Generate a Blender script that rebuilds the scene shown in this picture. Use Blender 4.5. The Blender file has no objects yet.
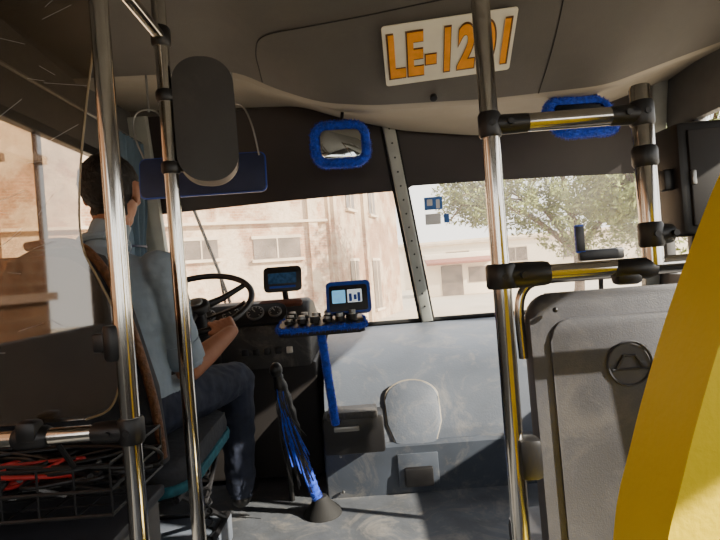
import bpy, bmesh, math, random
from mathutils import Vector, Matrix, noise as mnoise
random.seed(7)
V=Vector
C=bpy.context.scene.collection

def s2l(c):
    return tuple(((x/255)/12.92 if x/255<=.04045 else ((x/255+.055)/1.055)**2.4) for x in c)
def mat(name,rgb,rough=.5,metal=0.,var=.12,scale=12.,bump=0.,bscale=60.,spec=.5,coat=0.,emit=None,es=0.,sheen=0.,scuff=0.):
    m=bpy.data.materials.new(name); m.use_nodes=True
    nt=m.node_tree; b=nt.nodes['Principled BSDF']
    c=s2l(rgb)
    b.inputs['Roughness'].default_value=rough; b.inputs['Metallic'].default_value=metal
    b.inputs['Specular IOR Level'].default_value=spec; b.inputs['Coat Weight'].default_value=coat
    if sheen: b.inputs['Sheen Weight'].default_value=sheen
    tc=nt.nodes.new('ShaderNodeTexCoord')
    n=nt.nodes.new('ShaderNodeTexNoise'); n.inputs['Scale'].default_value=scale; n.inputs['Detail'].default_value=4
    nt.links.new(tc.outputs['Object'],n.inputs['Vector'])
    r=nt.nodes.new('ShaderNodeValToRGB')
    r.color_ramp.elements[0].position=.3; r.color_ramp.elements[1].position=.7
    r.color_ramp.elements[0].color=tuple(x*(1-var) for x in c)+(1,)
    r.color_ramp.elements[1].color=tuple(min(1,x*(1+var)) for x in c)+(1,)
    nt.links.new(n.outputs['Fac'],r.inputs['Fac']); col=r.outputs['Color']
    if scuff:   # pale scuffs and dust
        n3=nt.nodes.new('ShaderNodeTexNoise'); n3.inputs['Scale'].default_value=5; n3.inputs['Detail'].default_value=10; n3.inputs['Roughness'].default_value=.75; n3.inputs['Distortion'].default_value=1.2
        nt.links.new(tc.outputs['Object'],n3.inputs['Vector'])
        r3=nt.nodes.new('ShaderNodeMapRange'); r3.inputs['From Min'].default_value=.5; r3.inputs['From Max'].default_value=.78; r3.inputs['To Max'].default_value=scuff
        nt.links.new(n3.outputs['Fac'],r3.inputs['Value'])
        mx=nt.nodes.new('ShaderNodeMixRGB'); mx.inputs[2].default_value=s2l((190,180,162))+(1,)
        nt.links.new(r3.outputs[0],mx.inputs[0]); nt.links.new(col,mx.inputs[1]); col=mx.outputs[0]
        r4=nt.nodes.new('ShaderNodeMapRange'); r4.inputs['To Min'].default_value=max(.1,rough-.15); r4.inputs['To Max'].default_value=rough+.25
        nt.links.new(n3.outputs['Fac'],r4.inputs['Value']); nt.links.new(r4.outputs[0],b.inputs['Roughness'])
    nt.links.new(col,b.inputs['Base Color'])
    if bump:
        n2=nt.nodes.new('ShaderNodeTexNoise'); n2.inputs['Scale'].default_value=bscale; n2.inputs['Detail'].default_value=3
        nt.links.new(tc.outputs['Object'],n2.inputs['Vector'])
        bp=nt.nodes.new('ShaderNodeBump'); bp.inputs['Strength'].default_value=bump; bp.inputs['Distance'].default_value=.01
        nt.links.new(n2.outputs['Fac'],bp.inputs['Height']); nt.links.new(bp.outputs['Normal'],b.inputs['Normal'])
    if emit:
        b.inputs['Emission Color'].default_value=s2l(emit)+(1,); b.inputs['Emission Strength'].default_value=es
    return m
def brickmat(name,c1,c2,mortar,plaster,scale=1.6,grime=.55,cover=.5):
    m=bpy.data.materials.new(name); m.use_nodes=True; nt=m.node_tree; b=nt.nodes['Principled BSDF']; b.inputs['Roughness'].default_value=.95; b.inputs['Specular IOR Level'].default_value=.1
    tc=nt.nodes.new('ShaderNodeTexCoord'); sp=nt.nodes.new('ShaderNodeSeparateXYZ'); cb=nt.nodes.new('ShaderNodeCombineXYZ'); ad=nt.nodes.new('ShaderNodeMath')
    nt.links.new(tc.outputs['Object'],sp.inputs[0]); nt.links.new(sp.outputs['X'],ad.inputs[0]); nt.links.new(sp.outputs['Y'],ad.inputs[1])
    nt.links.new(ad.outputs[0],cb.inputs['X']); nt.links.new(sp.outputs['Z'],cb.inputs['Y'])
    br=nt.nodes.new('ShaderNodeTexBrick'); br.inputs['Scale'].default_value=scale
    br.inputs['Color1'].default_value=s2l(c1)+(1,); br.inputs['Color2'].default_value=s2l(c2)+(1,); br.inputs['Mortar'].default_value=s2l(mortar)+(1,)
    nt.links.new(cb.outputs[0],br.inputs['Vector'])
    def noi(s,det,ro=.6):
        n=nt.nodes.new('ShaderNodeTexNoise'); n.inputs['Scale'].default_value=s; n.inputs['Detail'].default_value=det; n.inputs['Roughness'].default_value=ro; nt.links.new(tc.outputs['Object'],n.inputs['Vector']); return n
    n0=noi(.45,8,.7); pr_=nt.nodes.new('ShaderNodeMapRange'); pr_.inputs['From Min'].default_value=cover-.04; pr_.inputs['From Max'].default_value=cover+.04; nt.links.new(n0.outputs['Fac'],pr_.inputs['Value'])
    m0=nt.nodes.new('ShaderNodeMixRGB'); m0.inputs[2].default_value=s2l(plaster)+(1,); nt.links.new(pr_.outputs[0],m0.inputs[0]); nt.links.new(br.outputs['Color'],m0.inputs[1])
    n=noi(1.3,12,.72)
    mx=nt.nodes.new('ShaderNodeMixRGB'); mx.blend_type='MULTIPLY'; mx.inputs[0].default_value=grime
    rp=nt.nodes.new('ShaderNodeValToRGB'); rp.color_ramp.elements[0].position=.32; rp.color_ramp.elements[0].color=(.38,.34,.30,1); rp.color_ramp.elements[1].position=.56
    nt.links.new(n.outputs['Fac'],rp.inputs[0]); nt.links.new(m0.outputs[0],mx.inputs[1]); nt.links.new(rp.outputs[0],mx.inputs[2]); nt.links.new(mx.outputs[0],b.inputs['Base Color'])
    bp=nt.nodes.new('ShaderNodeBump'); bp.inputs['Strength'].default_value=.6; bp.inputs['Distance'].default_value=.08
    n4=noi(6,8,.7); nt.links.new(n4.outputs['Fac'],bp.inputs['Height']); nt.links.new(bp.outputs['Normal'],b.inputs['Normal'])
    return m
def glassmat(name,tint,gl=.06,rough=.02,dust_haze=.0):
    m=bpy.data.materials.new(name); m.use_nodes=True; nt=m.node_tree
    nt.nodes.remove(nt.nodes['Principled BSDF']); out=nt.nodes['Material Output']
    t=nt.nodes.new('ShaderNodeBsdfTransparent'); t.inputs[0].default_value=tint+(1,)
    g=nt.nodes.new('ShaderNodeBsdfGlossy'); g.inputs['Roughness'].default_value=rough
    x=nt.nodes.new('ShaderNodeMixShader'); x.inputs[0].default_value=gl
    nt.links.new(t.outputs[0],x.inputs[1]); nt.links.new(g.outputs[0],x.inputs[2])
    if dust_haze:   # haze over the street, put into the glass as a thin dust film
        tr=nt.nodes.new('ShaderNodeBsdfTranslucent'); tr.inputs[0].default_value=(.95,.9,.82,1)
        tc=nt.nodes.new('ShaderNodeTexCoord'); n=nt.nodes.new('ShaderNodeTexNoise'); n.inputs['Scale'].default_value=3; n.inputs['Detail'].default_value=8
        nt.links.new(tc.outputs['Object'],n.inputs['Vector'])
        mr=nt.nodes.new('ShaderNodeMapRange'); mr.inputs['From Min'].default_value=.35; mr.inputs['From Max'].default_value=.7; mr.inputs['To Min'].default_value=dust_haze*.7; mr.inputs['To Max'].default_value=dust_haze*1.5
        nt.links.new(n.outputs['Fac'],mr.inputs['Value'])
        y=nt.nodes.new('ShaderNodeMixShader'); nt.links.new(mr.outputs[0],y.inputs[0]); nt.links.new(x.outputs[0],y.inputs[1]); nt.links.new(tr.outputs[0],y.inputs[2]); x=y
    nt.links.new(x.outputs[0],out.inputs['Surface'])
    return m
def smokemat(name,tint,body,lo,hi,scale=3.5,spec=.15,rough=.2,gl=.0):
    m=bpy.data.materials.new(name); m.use_nodes=True; nt=m.node_tree
    b=nt.nodes['Principled BSDF']; out=nt.nodes['Material Output']
    b.inputs['Base Color'].default_value=s2l(body)+(1,); b.inputs['Roughness'].default_value=rough; b.inputs['Specular IOR Level'].default_value=spec
    t=nt.nodes.new('ShaderNodeBsdfTransparent'); t.inputs[0].default_value=tint+(1,)
    tc=nt.nodes.new('ShaderNodeTexCoord'); n=nt.nodes.new('ShaderNodeTexNoise'); n.inputs['Scale'].default_value=scale; n.inputs['Detail'].default_value=8; n.inputs['Distortion'].default_value=.6
    nt.links.new(tc.outputs['Object'],n.inputs['Vector'])
    mr=nt.nodes.new('ShaderNodeMapRange'); mr.inputs['From Min'].default_value=.42; mr.inputs['From Max'].default_value=.6
    mr.inputs['To Min'].default_value=lo; mr.inputs['To Max'].default_value=hi
    nt.links.new(n.outputs['Fac'],mr.inputs['Value'])
    x=nt.nodes.new('ShaderNodeMixShader')
    nt.links.new(mr.outputs[0],x.inputs[0]); nt.links.new(t.outputs[0],x.inputs[1]); nt.links.new(b.outputs[0],x.inputs[2])
    g=nt.nodes.new('ShaderNodeBsdfGlossy'); g.inputs['Roughness'].default_value=.03
    y=nt.nodes.new('ShaderNodeMixShader'); y.inputs[0].default_value=gl
    nt.links.new(x.outputs[0],y.inputs[1]); nt.links.new(g.outputs[0],y.inputs[2]); nt.links.new(y.outputs[0],out.inputs['Surface'])
    return m

M=dict(
 header=mat('header_grey',(90,86,81),.6,var=.1,bump=.1,bscale=200,scale=4,scuff=.06),
 band=mat('band_beige',(150,142,128),.55,var=.1,scale=3,scuff=.1),
 ceil=mat('ceiling_vinyl',(96,93,88),.6,var=.12),
 wall=mat('wall_panel',(92,90,88),.55,var=.12),
 frame=mat('window_frame',(165,165,165),.4,var=.08),
 floor=mat('floor_vinyl',(84,88,94),.55,var=.25,scale=8,bump=.1,scuff=.45),
 black=mat('black_plastic',(24,23,24),.42,var=.2,scale=20),
 dark=mat('dark_trim',(30,26,25),.65,var=.2),
 tintstrip=mat('tint_strip',(36,26,24),.5,var=.25,scale=5),
 chrome=mat('chrome_tube',(212,208,200),.13,1.,var=.06,scale=30),
 steel=mat('dull_steel',(150,150,148),.4,1.,var=.1),
 pillar=mat('pillar_paint',(160,162,154),.45,var=.12,scuff=.2),
 cover=mat('engine_cover_vinyl',(92,99,110),.42,var=.14,scale=5,bump=.1,bscale=120,scuff=.36),
 coverd=mat('engine_cover_lower',(66,73,84),.5,var=.2,scale=6,scuff=.28),
 dash=mat('dashboard_plastic',(52,50,49),.5,var=.2,bump=.15,bscale=250,scuff=.3),
 wood=mat('dash_brown',(110,66,48),.4,var=.2),
 seatp=mat('seat_shell_grey',(70,70,75),.5,var=.1,scale=5,bump=.1,bscale=300,scuff=.12),
 seatd=mat('seat_shell_logo',(50,50,55),.5,var=.05),
 yellow=mat('seat_yellow',(252,218,4),.5,var=.04,scale=4,bump=.08,bscale=150),
 blue=mat('blue_fur',(16,66,190),.85,var=.4,scale=60,sheen=.2),
 bluep=mat('blue_plastic',(22,64,160),.4,var=.1),
 navy=mat('visor_navy',(34,42,74),.6,var=.15),
 mirror=mat('mirror_glass',(205,212,215),.04,1.,var=.01),
 dmirror=mat('mirror_glass_dark',(60,70,90),.1,1.,var=.1),
 skin=mat('skin',(150,98,70),.55,var=.1,scale=20),
 hair=mat('hair',(24,19,17),.7,var=.3,scale=80,bump=.4,bscale=200),
 shirt=mat('shirt_blue',(138,152,165),.8,var=.1,scale=9,bump=.7,bscale=14),
 jeans=mat('trousers_navy',(30,37,56),.85,var=.2,scale=20,bump=.5,bscale=18),
 shoe=mat('shoe_leather',(22,20,20),.35,var=.1),
 curtain=mat('curtain_blue_grey',(92,112,128),.85,var=.12,bump=.1),
 white=mat('eye_white',(225,220,212),.3,var=.02),
 beads=mat('seat_beads',(104,66,36),.5,var=.4,scale=70,bump=.8,bscale=90),
 teal=mat('seat_teal',(28,90,104),.8,var=.3,scale=50,bump=.3),
 seatf=mat('driver_seat_fabric',(44,46,52),.85,var=.2,scale=40,bump=.3),
 red=mat('red_cable',(176,34,30),.5,var=.2,scale=14),
 signp=mat('sign_plate',(234,228,206),.5,var=.06),
 orange=mat('sign_orange',(240,156,14),.5,var=.1,scale=30),
 outline=mat('sign_outline',(96,62,20),.5,var=.1),
 scr=mat('screen_blue',(70,130,170),.15,var=.5,scale=50,emit=(120,190,230),es=.9),
 gauge=mat('gauge_face',(40,42,46),.3,var=.2),
 cream=mat('gauge_marks',(205,200,190),.4,var=.03),
 scrw=mat('screen_white',(215,220,222),.3,var=.3,scale=60,emit=(220,230,235),es=.6),
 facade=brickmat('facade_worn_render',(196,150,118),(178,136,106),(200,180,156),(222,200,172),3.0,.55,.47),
 facade_shade=brickmat('facade_shaded_worn_render',(176,136,108),(160,122,96),(184,164,142),(200,178,152),3.0,.6,.50),  # wing in shadow: darker copy of the worn facade colours
 farwall=mat('far_wall',(238,222,196),.9,var=.08,scale=.5),
 brick=brickmat('facade_brown_brick',(104,74,54),(86,62,46),(106,86,68),(112,90,70),1.2,.6,.62),
 ledge=mat('facade_ledge',(214,194,168),.9,var=.18,scale=1.5,bump=.4,bscale=8),
 ledgeb=mat('facade_ledge_brown',(112,90,72),.85,var=.15,scale=1.5),
 winext=mat('building_window',(112,98,86),.3,var=.4,scale=2),
 road=mat('asphalt',(196,182,160),.9,var=.1,scale=.8),
 bark=mat('bark',(104,84,62),.9,var=.3,scale=6,bump=.5,bscale=20),
 leaf=mat('leaves',(134,142,76),.7,var=.45,scale=1.5),
 awning=mat('awning_red',(150,92,74),.6,var=.15),
 vanwhite=mat('paint_white',(225,222,218),.4,var=.03),
 bluesign=mat('blue_sticker',(60,110,180),.5,var=.2,scale=30),
 rubber=mat('rubber',(20,20,20),.8,var=.2),
)
M['glass']=glassmat('window_glass',(.95,.94,.92),.04)
M['wglass']=glassmat('windshield_glass_dust_haze',(.97,.95,.91),.03,.02,.11)  # dust film added to veil the view with haze
M['acr']=smokemat('clear_acrylic',(.72,.66,.58),(150,132,112),.02,.09,2.5,.5,.05,.12)
M['smoke']=smokemat('smoked_acrylic',(.38,.26,.15),(76,52,30),.06,.42,4.5,.3,.12,.07)  # smoked tint; its noise mottling paints in the building's reflection

# ------------------------------------------------------------ mesh helpers
def grp(name,loc=(0,0,0)):
    e=bpy.data.objects.new(name,None); e.location=loc; e.empty_display_size=.1; C.objects.link(e); return e
def finish(name,me,m,p,ang=40):
    if m is not None:
        for x in (m if isinstance(m,(list,tuple)) else [m]): me.materials.append(x)
    for f in me.polygons: f.use_smooth=True
    me.set_sharp_from_angle(angle=math.radians(ang))
    o=bpy.data.objects.new(name,me); C.objects.link(o)
    if p is not None:
        o.parent=p; o.matrix_parent_inverse=Matrix.Translation(p.location).inverted()
    return o
def frombm(name,bm,m,p,ang=40):
    bmesh.ops.recalc_face_normals(bm,faces=bm.faces)
    me=bpy.data.meshes.new(name); bm.to_mesh(me); bm.free(); return finish(name,me,m,p,ang)
def add_box(bm,c,s,bev=0.,R=None,seg=2):
    t=bmesh.new(); bmesh.ops.create_cube(t,size=1)
    for v in t.verts: v.co=V((v.co.x*s[0],v.co.y*s[1],v.co.z*s[2]))
    if bev: bmesh.ops.bevel(t,geom=list(t.edges),offset=bev,segments=seg,affect='EDGES',profile=.5)
    if R is not None:
        for v in t.verts: v.co=R@v.co
    for v in t.verts: v.co+=V(c)
    merge(bm,t)
def merge(bm,t):
    mp={v:bm.verts.new(v.co) for v in t.verts}
    for f in t.faces:
        try: bm.faces.new([mp[v] for v in f.verts])
        except ValueError: pass
    t.free()
def box(name,c,s,m,p=None,bev=.005,R=None,seg=2):
    bm=bmesh.new(); add_box(bm,c,s,bev,R,seg); return frombm(name,bm,m,p)
def boxes(name,lst,m,p=None,bev=.004):
    bm=bmesh.new()
    for (a,b) in lst:
        c=[(a[i]+b[i])/2 for i in range(3)]; s=[abs(b[i]-a[i]) for i in range(3)]
        add_box(bm,c,s,bev)
    return frombm(name,bm,m,p)
def add_sweep(bm,pts,r,n=12,closed=False,cap=True):
    pts=[V(q) for q in pts]; k=len(pts)
    rs=r if isinstance(r,(list,tuple)) else [r]*k
    tan=[]
    for i in range(k):
        a=pts[(i-1)%k] if (closed or i>0) else pts[0]; b=pts[(i+1)%k] if (closed or i<k-1) else pts[-1]
        tan.append((b-a).normalized())
    u=tan[0].orthogonal().normalized(); rings=[]
    for i in range(k):
        u=(u-tan[i]*u.dot(tan[i])).normalized(); w=tan[i].cross(u)
        rings.append([bm.verts.new(pts[i]+(u*math.cos(2*math.pi*j/n)+w*math.sin(2*math.pi*j/n))*rs[i]) for j in range(n)])
    for i in range(k if closed else k-1):
        A=rings[i];B=rings[(i+1)%k]
        if closed and i==k-1:
            best=min(range(n),key=lambda s:(A[0].co-B[s].co).length); B=B[best:]+B[:best]
        for j in range(n): bm.faces.new((A[j],A[(j+1)%n],B[(j+1)%n],B[j]))
    if cap and not closed:
        bm.faces.new(rings[0][::-1]); bm.faces.new(rings[-1])
def tube(name,pts,r,m,p=None,n=16,closed=False):
    bm=bmesh.new(); add_sweep(bm,pts,r,n,closed); return frombm(name,bm,m,p)
def smoothpath(pts,k=6):
    pts=[V(q) for q in pts]; out=[]
    for i in range(len(pts)-1):
        p0=pts[max(i-1,0)];p1=pts[i];p2=pts[i+1];p3=pts[min(i+2,len(pts)-1)]
        for j in range(k):
            t=j/k
            out.append(.5*((2*p1)+(-p0+p2)*t+(2*p0-5*p1+4*p2-p3)*t*t+(-p0+3*p1-3*p2+p3)*t**3))
    out.append(pts[-1]); return out
def prism(name,pts,O,U,W,th,m,p=None,bev=0.,seg=3,ang=40):
    U=V(U).normalized();W=V(W).normalized();N=U.cross(W);O=V(O)
    bm=bmesh.new()
    a=[bm.verts.new(O+U*x+W*y-N*th/2) for x,y in pts]; b=[bm.verts.new(O+U*x+W*y+N*th/2) for x,y in pts]
    fa=bm.faces.new(a[::-1]); fb=bm.faces.new(b); n=len(pts)
    for i in range(n): bm.faces.new((a[i],a[(i+1)%n],b[(i+1)%n],b[i]))
    if bev:
        es=list(fa.edges)+list(fb.edges)
        bmesh.ops.bevel(bm,geom=es,offset=bev,segments=seg,affect='EDGES',profile=.5,clamp_overlap=True)
    return frombm(name,bm,m,p,ang)
def rrect(w,h,r,k=6):
    o=[]
    for cx,cy,a0 in ((w/2-r,h/2-r,0),(-w/2+r,h/2-r,90),(-w/2+r,-h/2+r,180),(w/2-r,-h/2+r,270)):
        for i in range(k+1):
            a=math.radians(a0+90*i/k); o.append((cx+r*math.cos(a),cy+r*math.sin(a)))
    return o
def disc(name,c,nrm,r,th,m,p,n=28,bev=0.):
    N=V(nrm).normalized(); U=N.orthogonal().normalized()
    return prism(name,[(r*math.cos(2*math.pi*i/n),r*math.sin(2*math.pi*i/n)) for i in range(n)],c,U,N.cross(U),th,m,p,bev)
def add_ball(bm,c,r,sub=2):
    t=bmesh.new(); bmesh.ops.create_icosphere(t,subdivisions=sub,radius=1)
    rr=r if isinstance(r,(list,tuple)) else (r,r,r)
    for v in t.verts: v.co=V((v.co.x*rr[0],v.co.y*rr[1],v.co.z*rr[2]))+V(c)
    merge(bm,t)
def ball(name,c,r,m,p=None,sub=3):
    bm=bmesh.new(); add_ball(bm,c,r,sub); return frombm(name,bm,m,p,80)

# ------------------------------------------------------------ bus shell
XL,XR=-1.15,1.68
boxes('floor',[((XL,-3,-.06),(XR,1.4,0)),((XL,1.4,-.06),(XR,3.0,-.02))],M['floor'])
boxes('trim_1',[((XL+.002,1.38,0),(.95,2.98,.30))],M['floor'],bev=.012)   # raised front platform
boxes('ceiling',[((XL-.05,-3,2.2),(XR+.05,2.80,2.25))],M['ceil'])
def sidewall(name,x0,x1,pil,front):
    L=[((x0,-3,-.3),(x1,3.0,1.10)),((x0,-3,1.86),(x1,2.76,2.2))]
    for a,b in pil: L.append(((x0,a,1.09),(x1,b,1.87)))
    return boxes(name,L,M['wall'])
sidewall('wall_left',XL-.05,XL,[(-3,-2.9),(-1.7,-1.62),(-.4,-.32),(1.0,1.08),(2.72,2.92)],1)
sidewall('wall_right',XR,XR+.05,[(-3,-2.9),(-1.7,-1.62),(-.4,-.32),(.9,.98),(2.52,2.6),(2.84,2.94)],1)
boxes('wall_rear',[((XL,-3.05,-.1),(XR,-3,1.0)),((XL,-3.05,1.9),(XR,-3,2.2)),((XL,-3.05,1),(XL+.15,-3,1.9)),((XR-.15,-3.05,1),(XR,-3,1.9)),((.2,-3.05,1),(.32,-3,1.9))],M['wall'])
boxes('wall_front',[((XL-.05,3.0,-.3),(XR+.05,3.06,.93)),((XL-.05,2.78,2.12),(XR+.05,2.84,2.25))],M['wall'])
# window glass
def pane(name,vs,m):
    bm=bmesh.new(); bm.faces.new([bm.verts.new(v) for v in vs]); return frombm(name,bm,m,None)
wy0,wz0,wy1,wz1=3.01,.92,2.76,2.14
pane('window_1',[(XL,wy0,wz0),(.33,wy0,wz0),(.20,wy1,wz1),(XL,wy1,wz1)],M['wglass'])
pane('window_2',[(.38,wy0,wz0),(XR,wy0,wz0),(XR,wy1,wz1),(.22,wy1,wz1)],M['wglass'])
pane('window_3',[(XL-.025,1.08,1.1),(XL-.025,2.72,1.1),(XL-.025,2.72,1.86),(XL-.025,1.08,1.86)],M['glass'])
pane('window_4',[(XR+.025,.98,1.1),(XR+.025,2.52,1.1),(XR+.025,2.52,1.86),(XR+.025,.98,1.86)],M['glass'])
# frames of driver's window
boxes('trim_2',[((XL,1.06,1.09),(XL+.025,2.74,1.13)),((XL,1.06,1.84),(XL+.025,2.74,1.88)),((XL,1.06,1.12),(XL+.025,1.10,1.85)),((XL,2.70,1.12),(XL+.025,2.74,1.85)),((XL,1.88,1.12),(XL+.02,1.91,1.85))],M['black'])
boxes('trim_3',[((XR-.025,.96,1.09),(XR,2.54,1.13)),((XR-.025,2.50,1.12),(XR,2.54,1.85)),((XR-.025,2.58,1.12),(XR,2.62,1.85))],M['black'])
def wpt(x,z,off=0):
    t=(z-wz0)/(wz1-wz0); return V((x,wy0+(wy1-wy0)*t-off,z))
def strip(name,a,b,w,th,m,p=None,bev=.006):
    a=V(a);b=V(b);d=(b-a); L=d.length; W=d.normalized(); U=V((1,0,0)); U=(U-W*U.dot(W)).normalized()
    return prism(name,[(-w/2,0),(w/2,0),(w/2,L),(-w/2,L)],a,U,W,th,m,p,bev)
strip('trim_4',wpt(XL+.045,.92,.03),wpt(XL+.045,2.14,.03),.10,.05,M['pillar'])
strip('trim_5',wpt(XR-.04,.92,.03),wpt(XR-.04,2.14,.03),.08,.05,M['pillar'])
cp=grp('windshield_pillar',(.3,2.85,1.4))
A=wpt(.362,.93,.03);B=wpt(.205,2.02,.03)
strip('post',A,B,.062,.045,M['pillar'],cp,.008)
strip('seal_left',A+V((-.037,.02,0)),B+V((-.037,.02,0)),.016,.03,M['rubber'],cp,.003)
strip('seal_right',A+V((.037,.02,0)),B+V((.037,.02,0)),.016,.03,M['rubber'],cp,.003)
bm=bmesh.new()
for i in range(14):
    q=A.lerp(B,.08+.068*i)+V((0,-.026,0)); add_ball(bm,q,.006,1)
frombm('rivets',bm,M['black'],cp)
tube('trim_6',[wpt(XL+.05,.935,.02),wpt(XR-.05,.935,.02)],.014,M['rubber'])

# overhead console (header)
def cint(tab,x):
    if x<=tab[0][0]: return tab[0][1]
    for (a,b),(c,d) in zip(tab,tab[1:]):
        if x<=c:
            t=(x-a)/(c-a); return b+(d-b)*t
    return tab[-1][1]
def sm(tab,x,w=.07): return sum(cint(tab,x+w*k/3) for k in range(-3,4))/7
ZE=[(-1.15,2.15),(-.45,2.13),(-.34,2.06),(-.12,1.97),(.1,1.94),(.6,1.93),(1.1,1.95),(1.4,2.04),(1.68,2.12)]
ZD=[(-1.15,2.17),(-.25,2.13),(-.04,2.05),(.27,1.96),(.69,1.90),(1.0,1.91),(1.55,2.08),(1.68,2.12)]
def hdr(x,t):
    ze=sm(ZE,x); B0=V((x,1.75,2.195)); C0=V((x,2.2,ze)); q=B0.lerp(C0,t); q.z+= -.03*math.sin(math.pi*t)*(2.195-ze)/.26*.4
    return q
oc=grp('overhead_console',(.3,2.2,2.1))
bm=bmesh.new(); NX=90; NT=10; rows=[]
for i in range(NX+1):
    x=XL+(XR-XL)*i/NX
    rows.append([bm.verts.new((x,1.70,2.2))]+[bm.verts.new(hdr(x,j/NT)) for j in range(NT+1)])
for i in range(NX):
    for j in range(NT+1): bm.faces.new((rows[i][j],rows[i+1][j],rows[i+1][j+1],rows[i][j+1]))
frombm('shell',bm,M['header'],oc,60)
bm=bmesh.new(); rows=[]
for i in range(91):
    x=XL+(XR-XL)*i/90; ze=sm(ZE,x); zd=sm(ZD,x)
    P=[V((x,2.2,ze)),V((x,2.225,ze-.012)),V((x,2.26,ze-.004)),V((x,2.5,(ze+zd)/2+.01)),V((x,2.72,zd))]
    rows.append([bm.verts.new(q) for q in P])
for i in range(90):
    for j in range(4): bm.faces.new((rows[i][j],rows[i+1][j],rows[i+1][j+1],rows[i][j+1]))
frombm('lower_band',bm,M['band'],oc,60)
def seam(name,pts,r=.0025): tube(name,[hdr(x,t)+V((0,-.001,-.001)) for x,t in pts],r,M['dark'],oc,6)
def sp2(pts): return [(q.x,q.y) for q in smoothpath([(a,b,0) for a,b in pts],8)]
seam('panel_seam_1',sp2([(-.35,.98),(-.345,.80),(-.335,.55),(-.29,.36),(-.15,.26),(.1,.18),(.5,.08),(1.0,.02)]))
seam('panel_seam_2',sp2([(.78,.05),(.80,.5),(.81,1.0)]),.002)
disc('lock_knob',hdr(.36,.93)+V((0,-.008,-.01)),(0,-.6,-.8),.016,.016,M['black'],oc,bev=.003)
# dark sunstrip along top of windshield
bm=bmesh.new(); rows=[]
for i in range(61):
    x=XL+.08+(XR-XL-.14)*i/60
    zb=1.635+.03*math.sin((x+1.1)*1.1)+ (.02 if x>.3 else 0)
    rows.append([bm.verts.new(wpt(x,zb,.016)),bm.verts.new(wpt(x,2.14,.016))])
for i in range(60): bm.faces.new((rows[i][0],rows[i+1][0],rows[i+1][1],rows[i][1]))
frombm('trim_7',bm,M['tintstrip'],None)

# route sign
sg=grp('route_sign',(.4,1.96,2.05))
D=(hdr(.4,.75)-hdr(.4,.22)).normalized()
U=V((1,0,0)); W=-D; a=math.radians(4.5); N=U.cross(W)
U2=U*math.cos(a)+W*math.sin(a); W2=-U*math.sin(a)+W*math.cos(a)
O=hdr(.393,.46)+N*.014
prism('plate',rrect(.485,.265,.012),O,U2,W2,.004,M['signp'],sg)
def textmesh(name,txt,w,h,off,m,O,U,W,p,lift):
    cu=bpy.data.curves.new(name,'FONT'); cu.body=txt; cu.offset=off; cu.extrude=.001
    cu.align_x='CENTER'; cu.align_y='CENTER'; cu.size=1; cu.space_character=1.12
    t=bpy.data.objects.new(name+'_tmp',cu); C.objects.link(t)
    me=bpy.data.meshes.new_from_object(t.evaluated_get(bpy.context.evaluated_depsgraph_get()))
    bpy.data.objects.remove(t)
    xs=[v.co.x for v in me.vertices]; ys=[v.co.y for v in me.vertices]
    sx=w/(max(xs)-min(xs)); sy=h/(max(ys)-min(ys)); cx=(max(xs)+min(xs))/2; cy=(max(ys)+min(ys))/2
    N=U.cross(W)
    for v in me.vertices: v.co=O+U*((v.co.x-cx)*sx)+W*((v.co.y-cy)*sy)+N*(lift+v.co.z)
    me.materials.clear()
    return finish(name,me,m,p)
textmesh('letters_outline','LE-1201',.458,.208,.055,M['outline'],O,U2,W2,sg,.0035)
textmesh('letters','LE-1201',.444,.194,.036,M['orange'],O,U2,W2,sg,.0055)

# ------------------------------------------------------------ poles and rails
def clampv(name,c,h,r,p):
    c=V(c); tube(name,[c+V((0,0,-h/2)),c+V((0,0,-h/2+.006)),c+V((0,0,h/2-.006)),c+V((0,0,h/2))],[r*.85,r,r,r*.85],M['black'],p)
def clamptee(name,c,d,L,p,r=.026):
    bm=bmesh.new(); c=V(c); d=V(d).normalized()
    add_sweep(bm,[c+V((0,0,-.024)),c+V((0,0,-.019)),c+V((0,0,.019)),c+V((0,0,.024))],[r*.88,r,r,r*.88],18)
    add_sweep(bm,[c,c+d*L*.55,c+d*L*.9,c+d*L],[r*.88,r*.86,r*.82,r*.76],18)
    add_sweep(bm,[c+V((0,-r-.003,0))+d*.035,c+V((0,-r*.5,0))+d*.035],.006,8)
    add_sweep(bm,[c+V((0,-r-.002,.0)),c+V((0,-r*.5,.0))],.006,8)
    return frombm(name,bm,M['black'],p)
pr=.0175
hp=grp('grab_pole',(-.448,.97,0)); tube('tube',[(-.448,.97,.005),(-.448,.97,2.2)],pr,M['chrome'],hp,24)
disc('floor_flange',(-.448,.97,.006),(0,0,1),.04,.012,M['steel'],hp); disc('ceiling_flange',(-.448,.97,2.194),(0,0,1),.04,.012,M['steel'],hp)
clampv('clamp_1',(-.465,.968,1.15),.065,.020,hp); clamptee('clamp_2',(-.448,.97,.985),(-1,0,0),.07,hp,.024)
hp=grp('grab_pole',(-.452,1.3,0)); tube('tube',[(-.452,1.3,.005),(-.452,1.3,2.2)],pr,M['chrome'],hp,24)
disc('floor_flange',(-.452,1.3,.006),(0,0,1),.04,.012,M['steel'],hp); disc('ceiling_flange',(-.452,1.3,2.194),(0,0,1),.04,.012,M['steel'],hp)
clampv('clamp_1',(-.452,1.3,1.72),.03,.023,hp); clampv('clamp_2',(-.452,1.3,1.54),.03,.023,hp)
hp=grp('grab_pole',(.27,1.0,0)); tube('tube',[(.27,1,.005),(.27,1,2.2)],pr,M['chrome'],hp,24)
disc('floor_flange',(.27,1,.006),(0,0,1),.04,.012,M['steel'],hp); disc('ceiling_flange',(.27,1,2.194),(0,0,1),.04,.012,M['steel'],hp)
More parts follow.
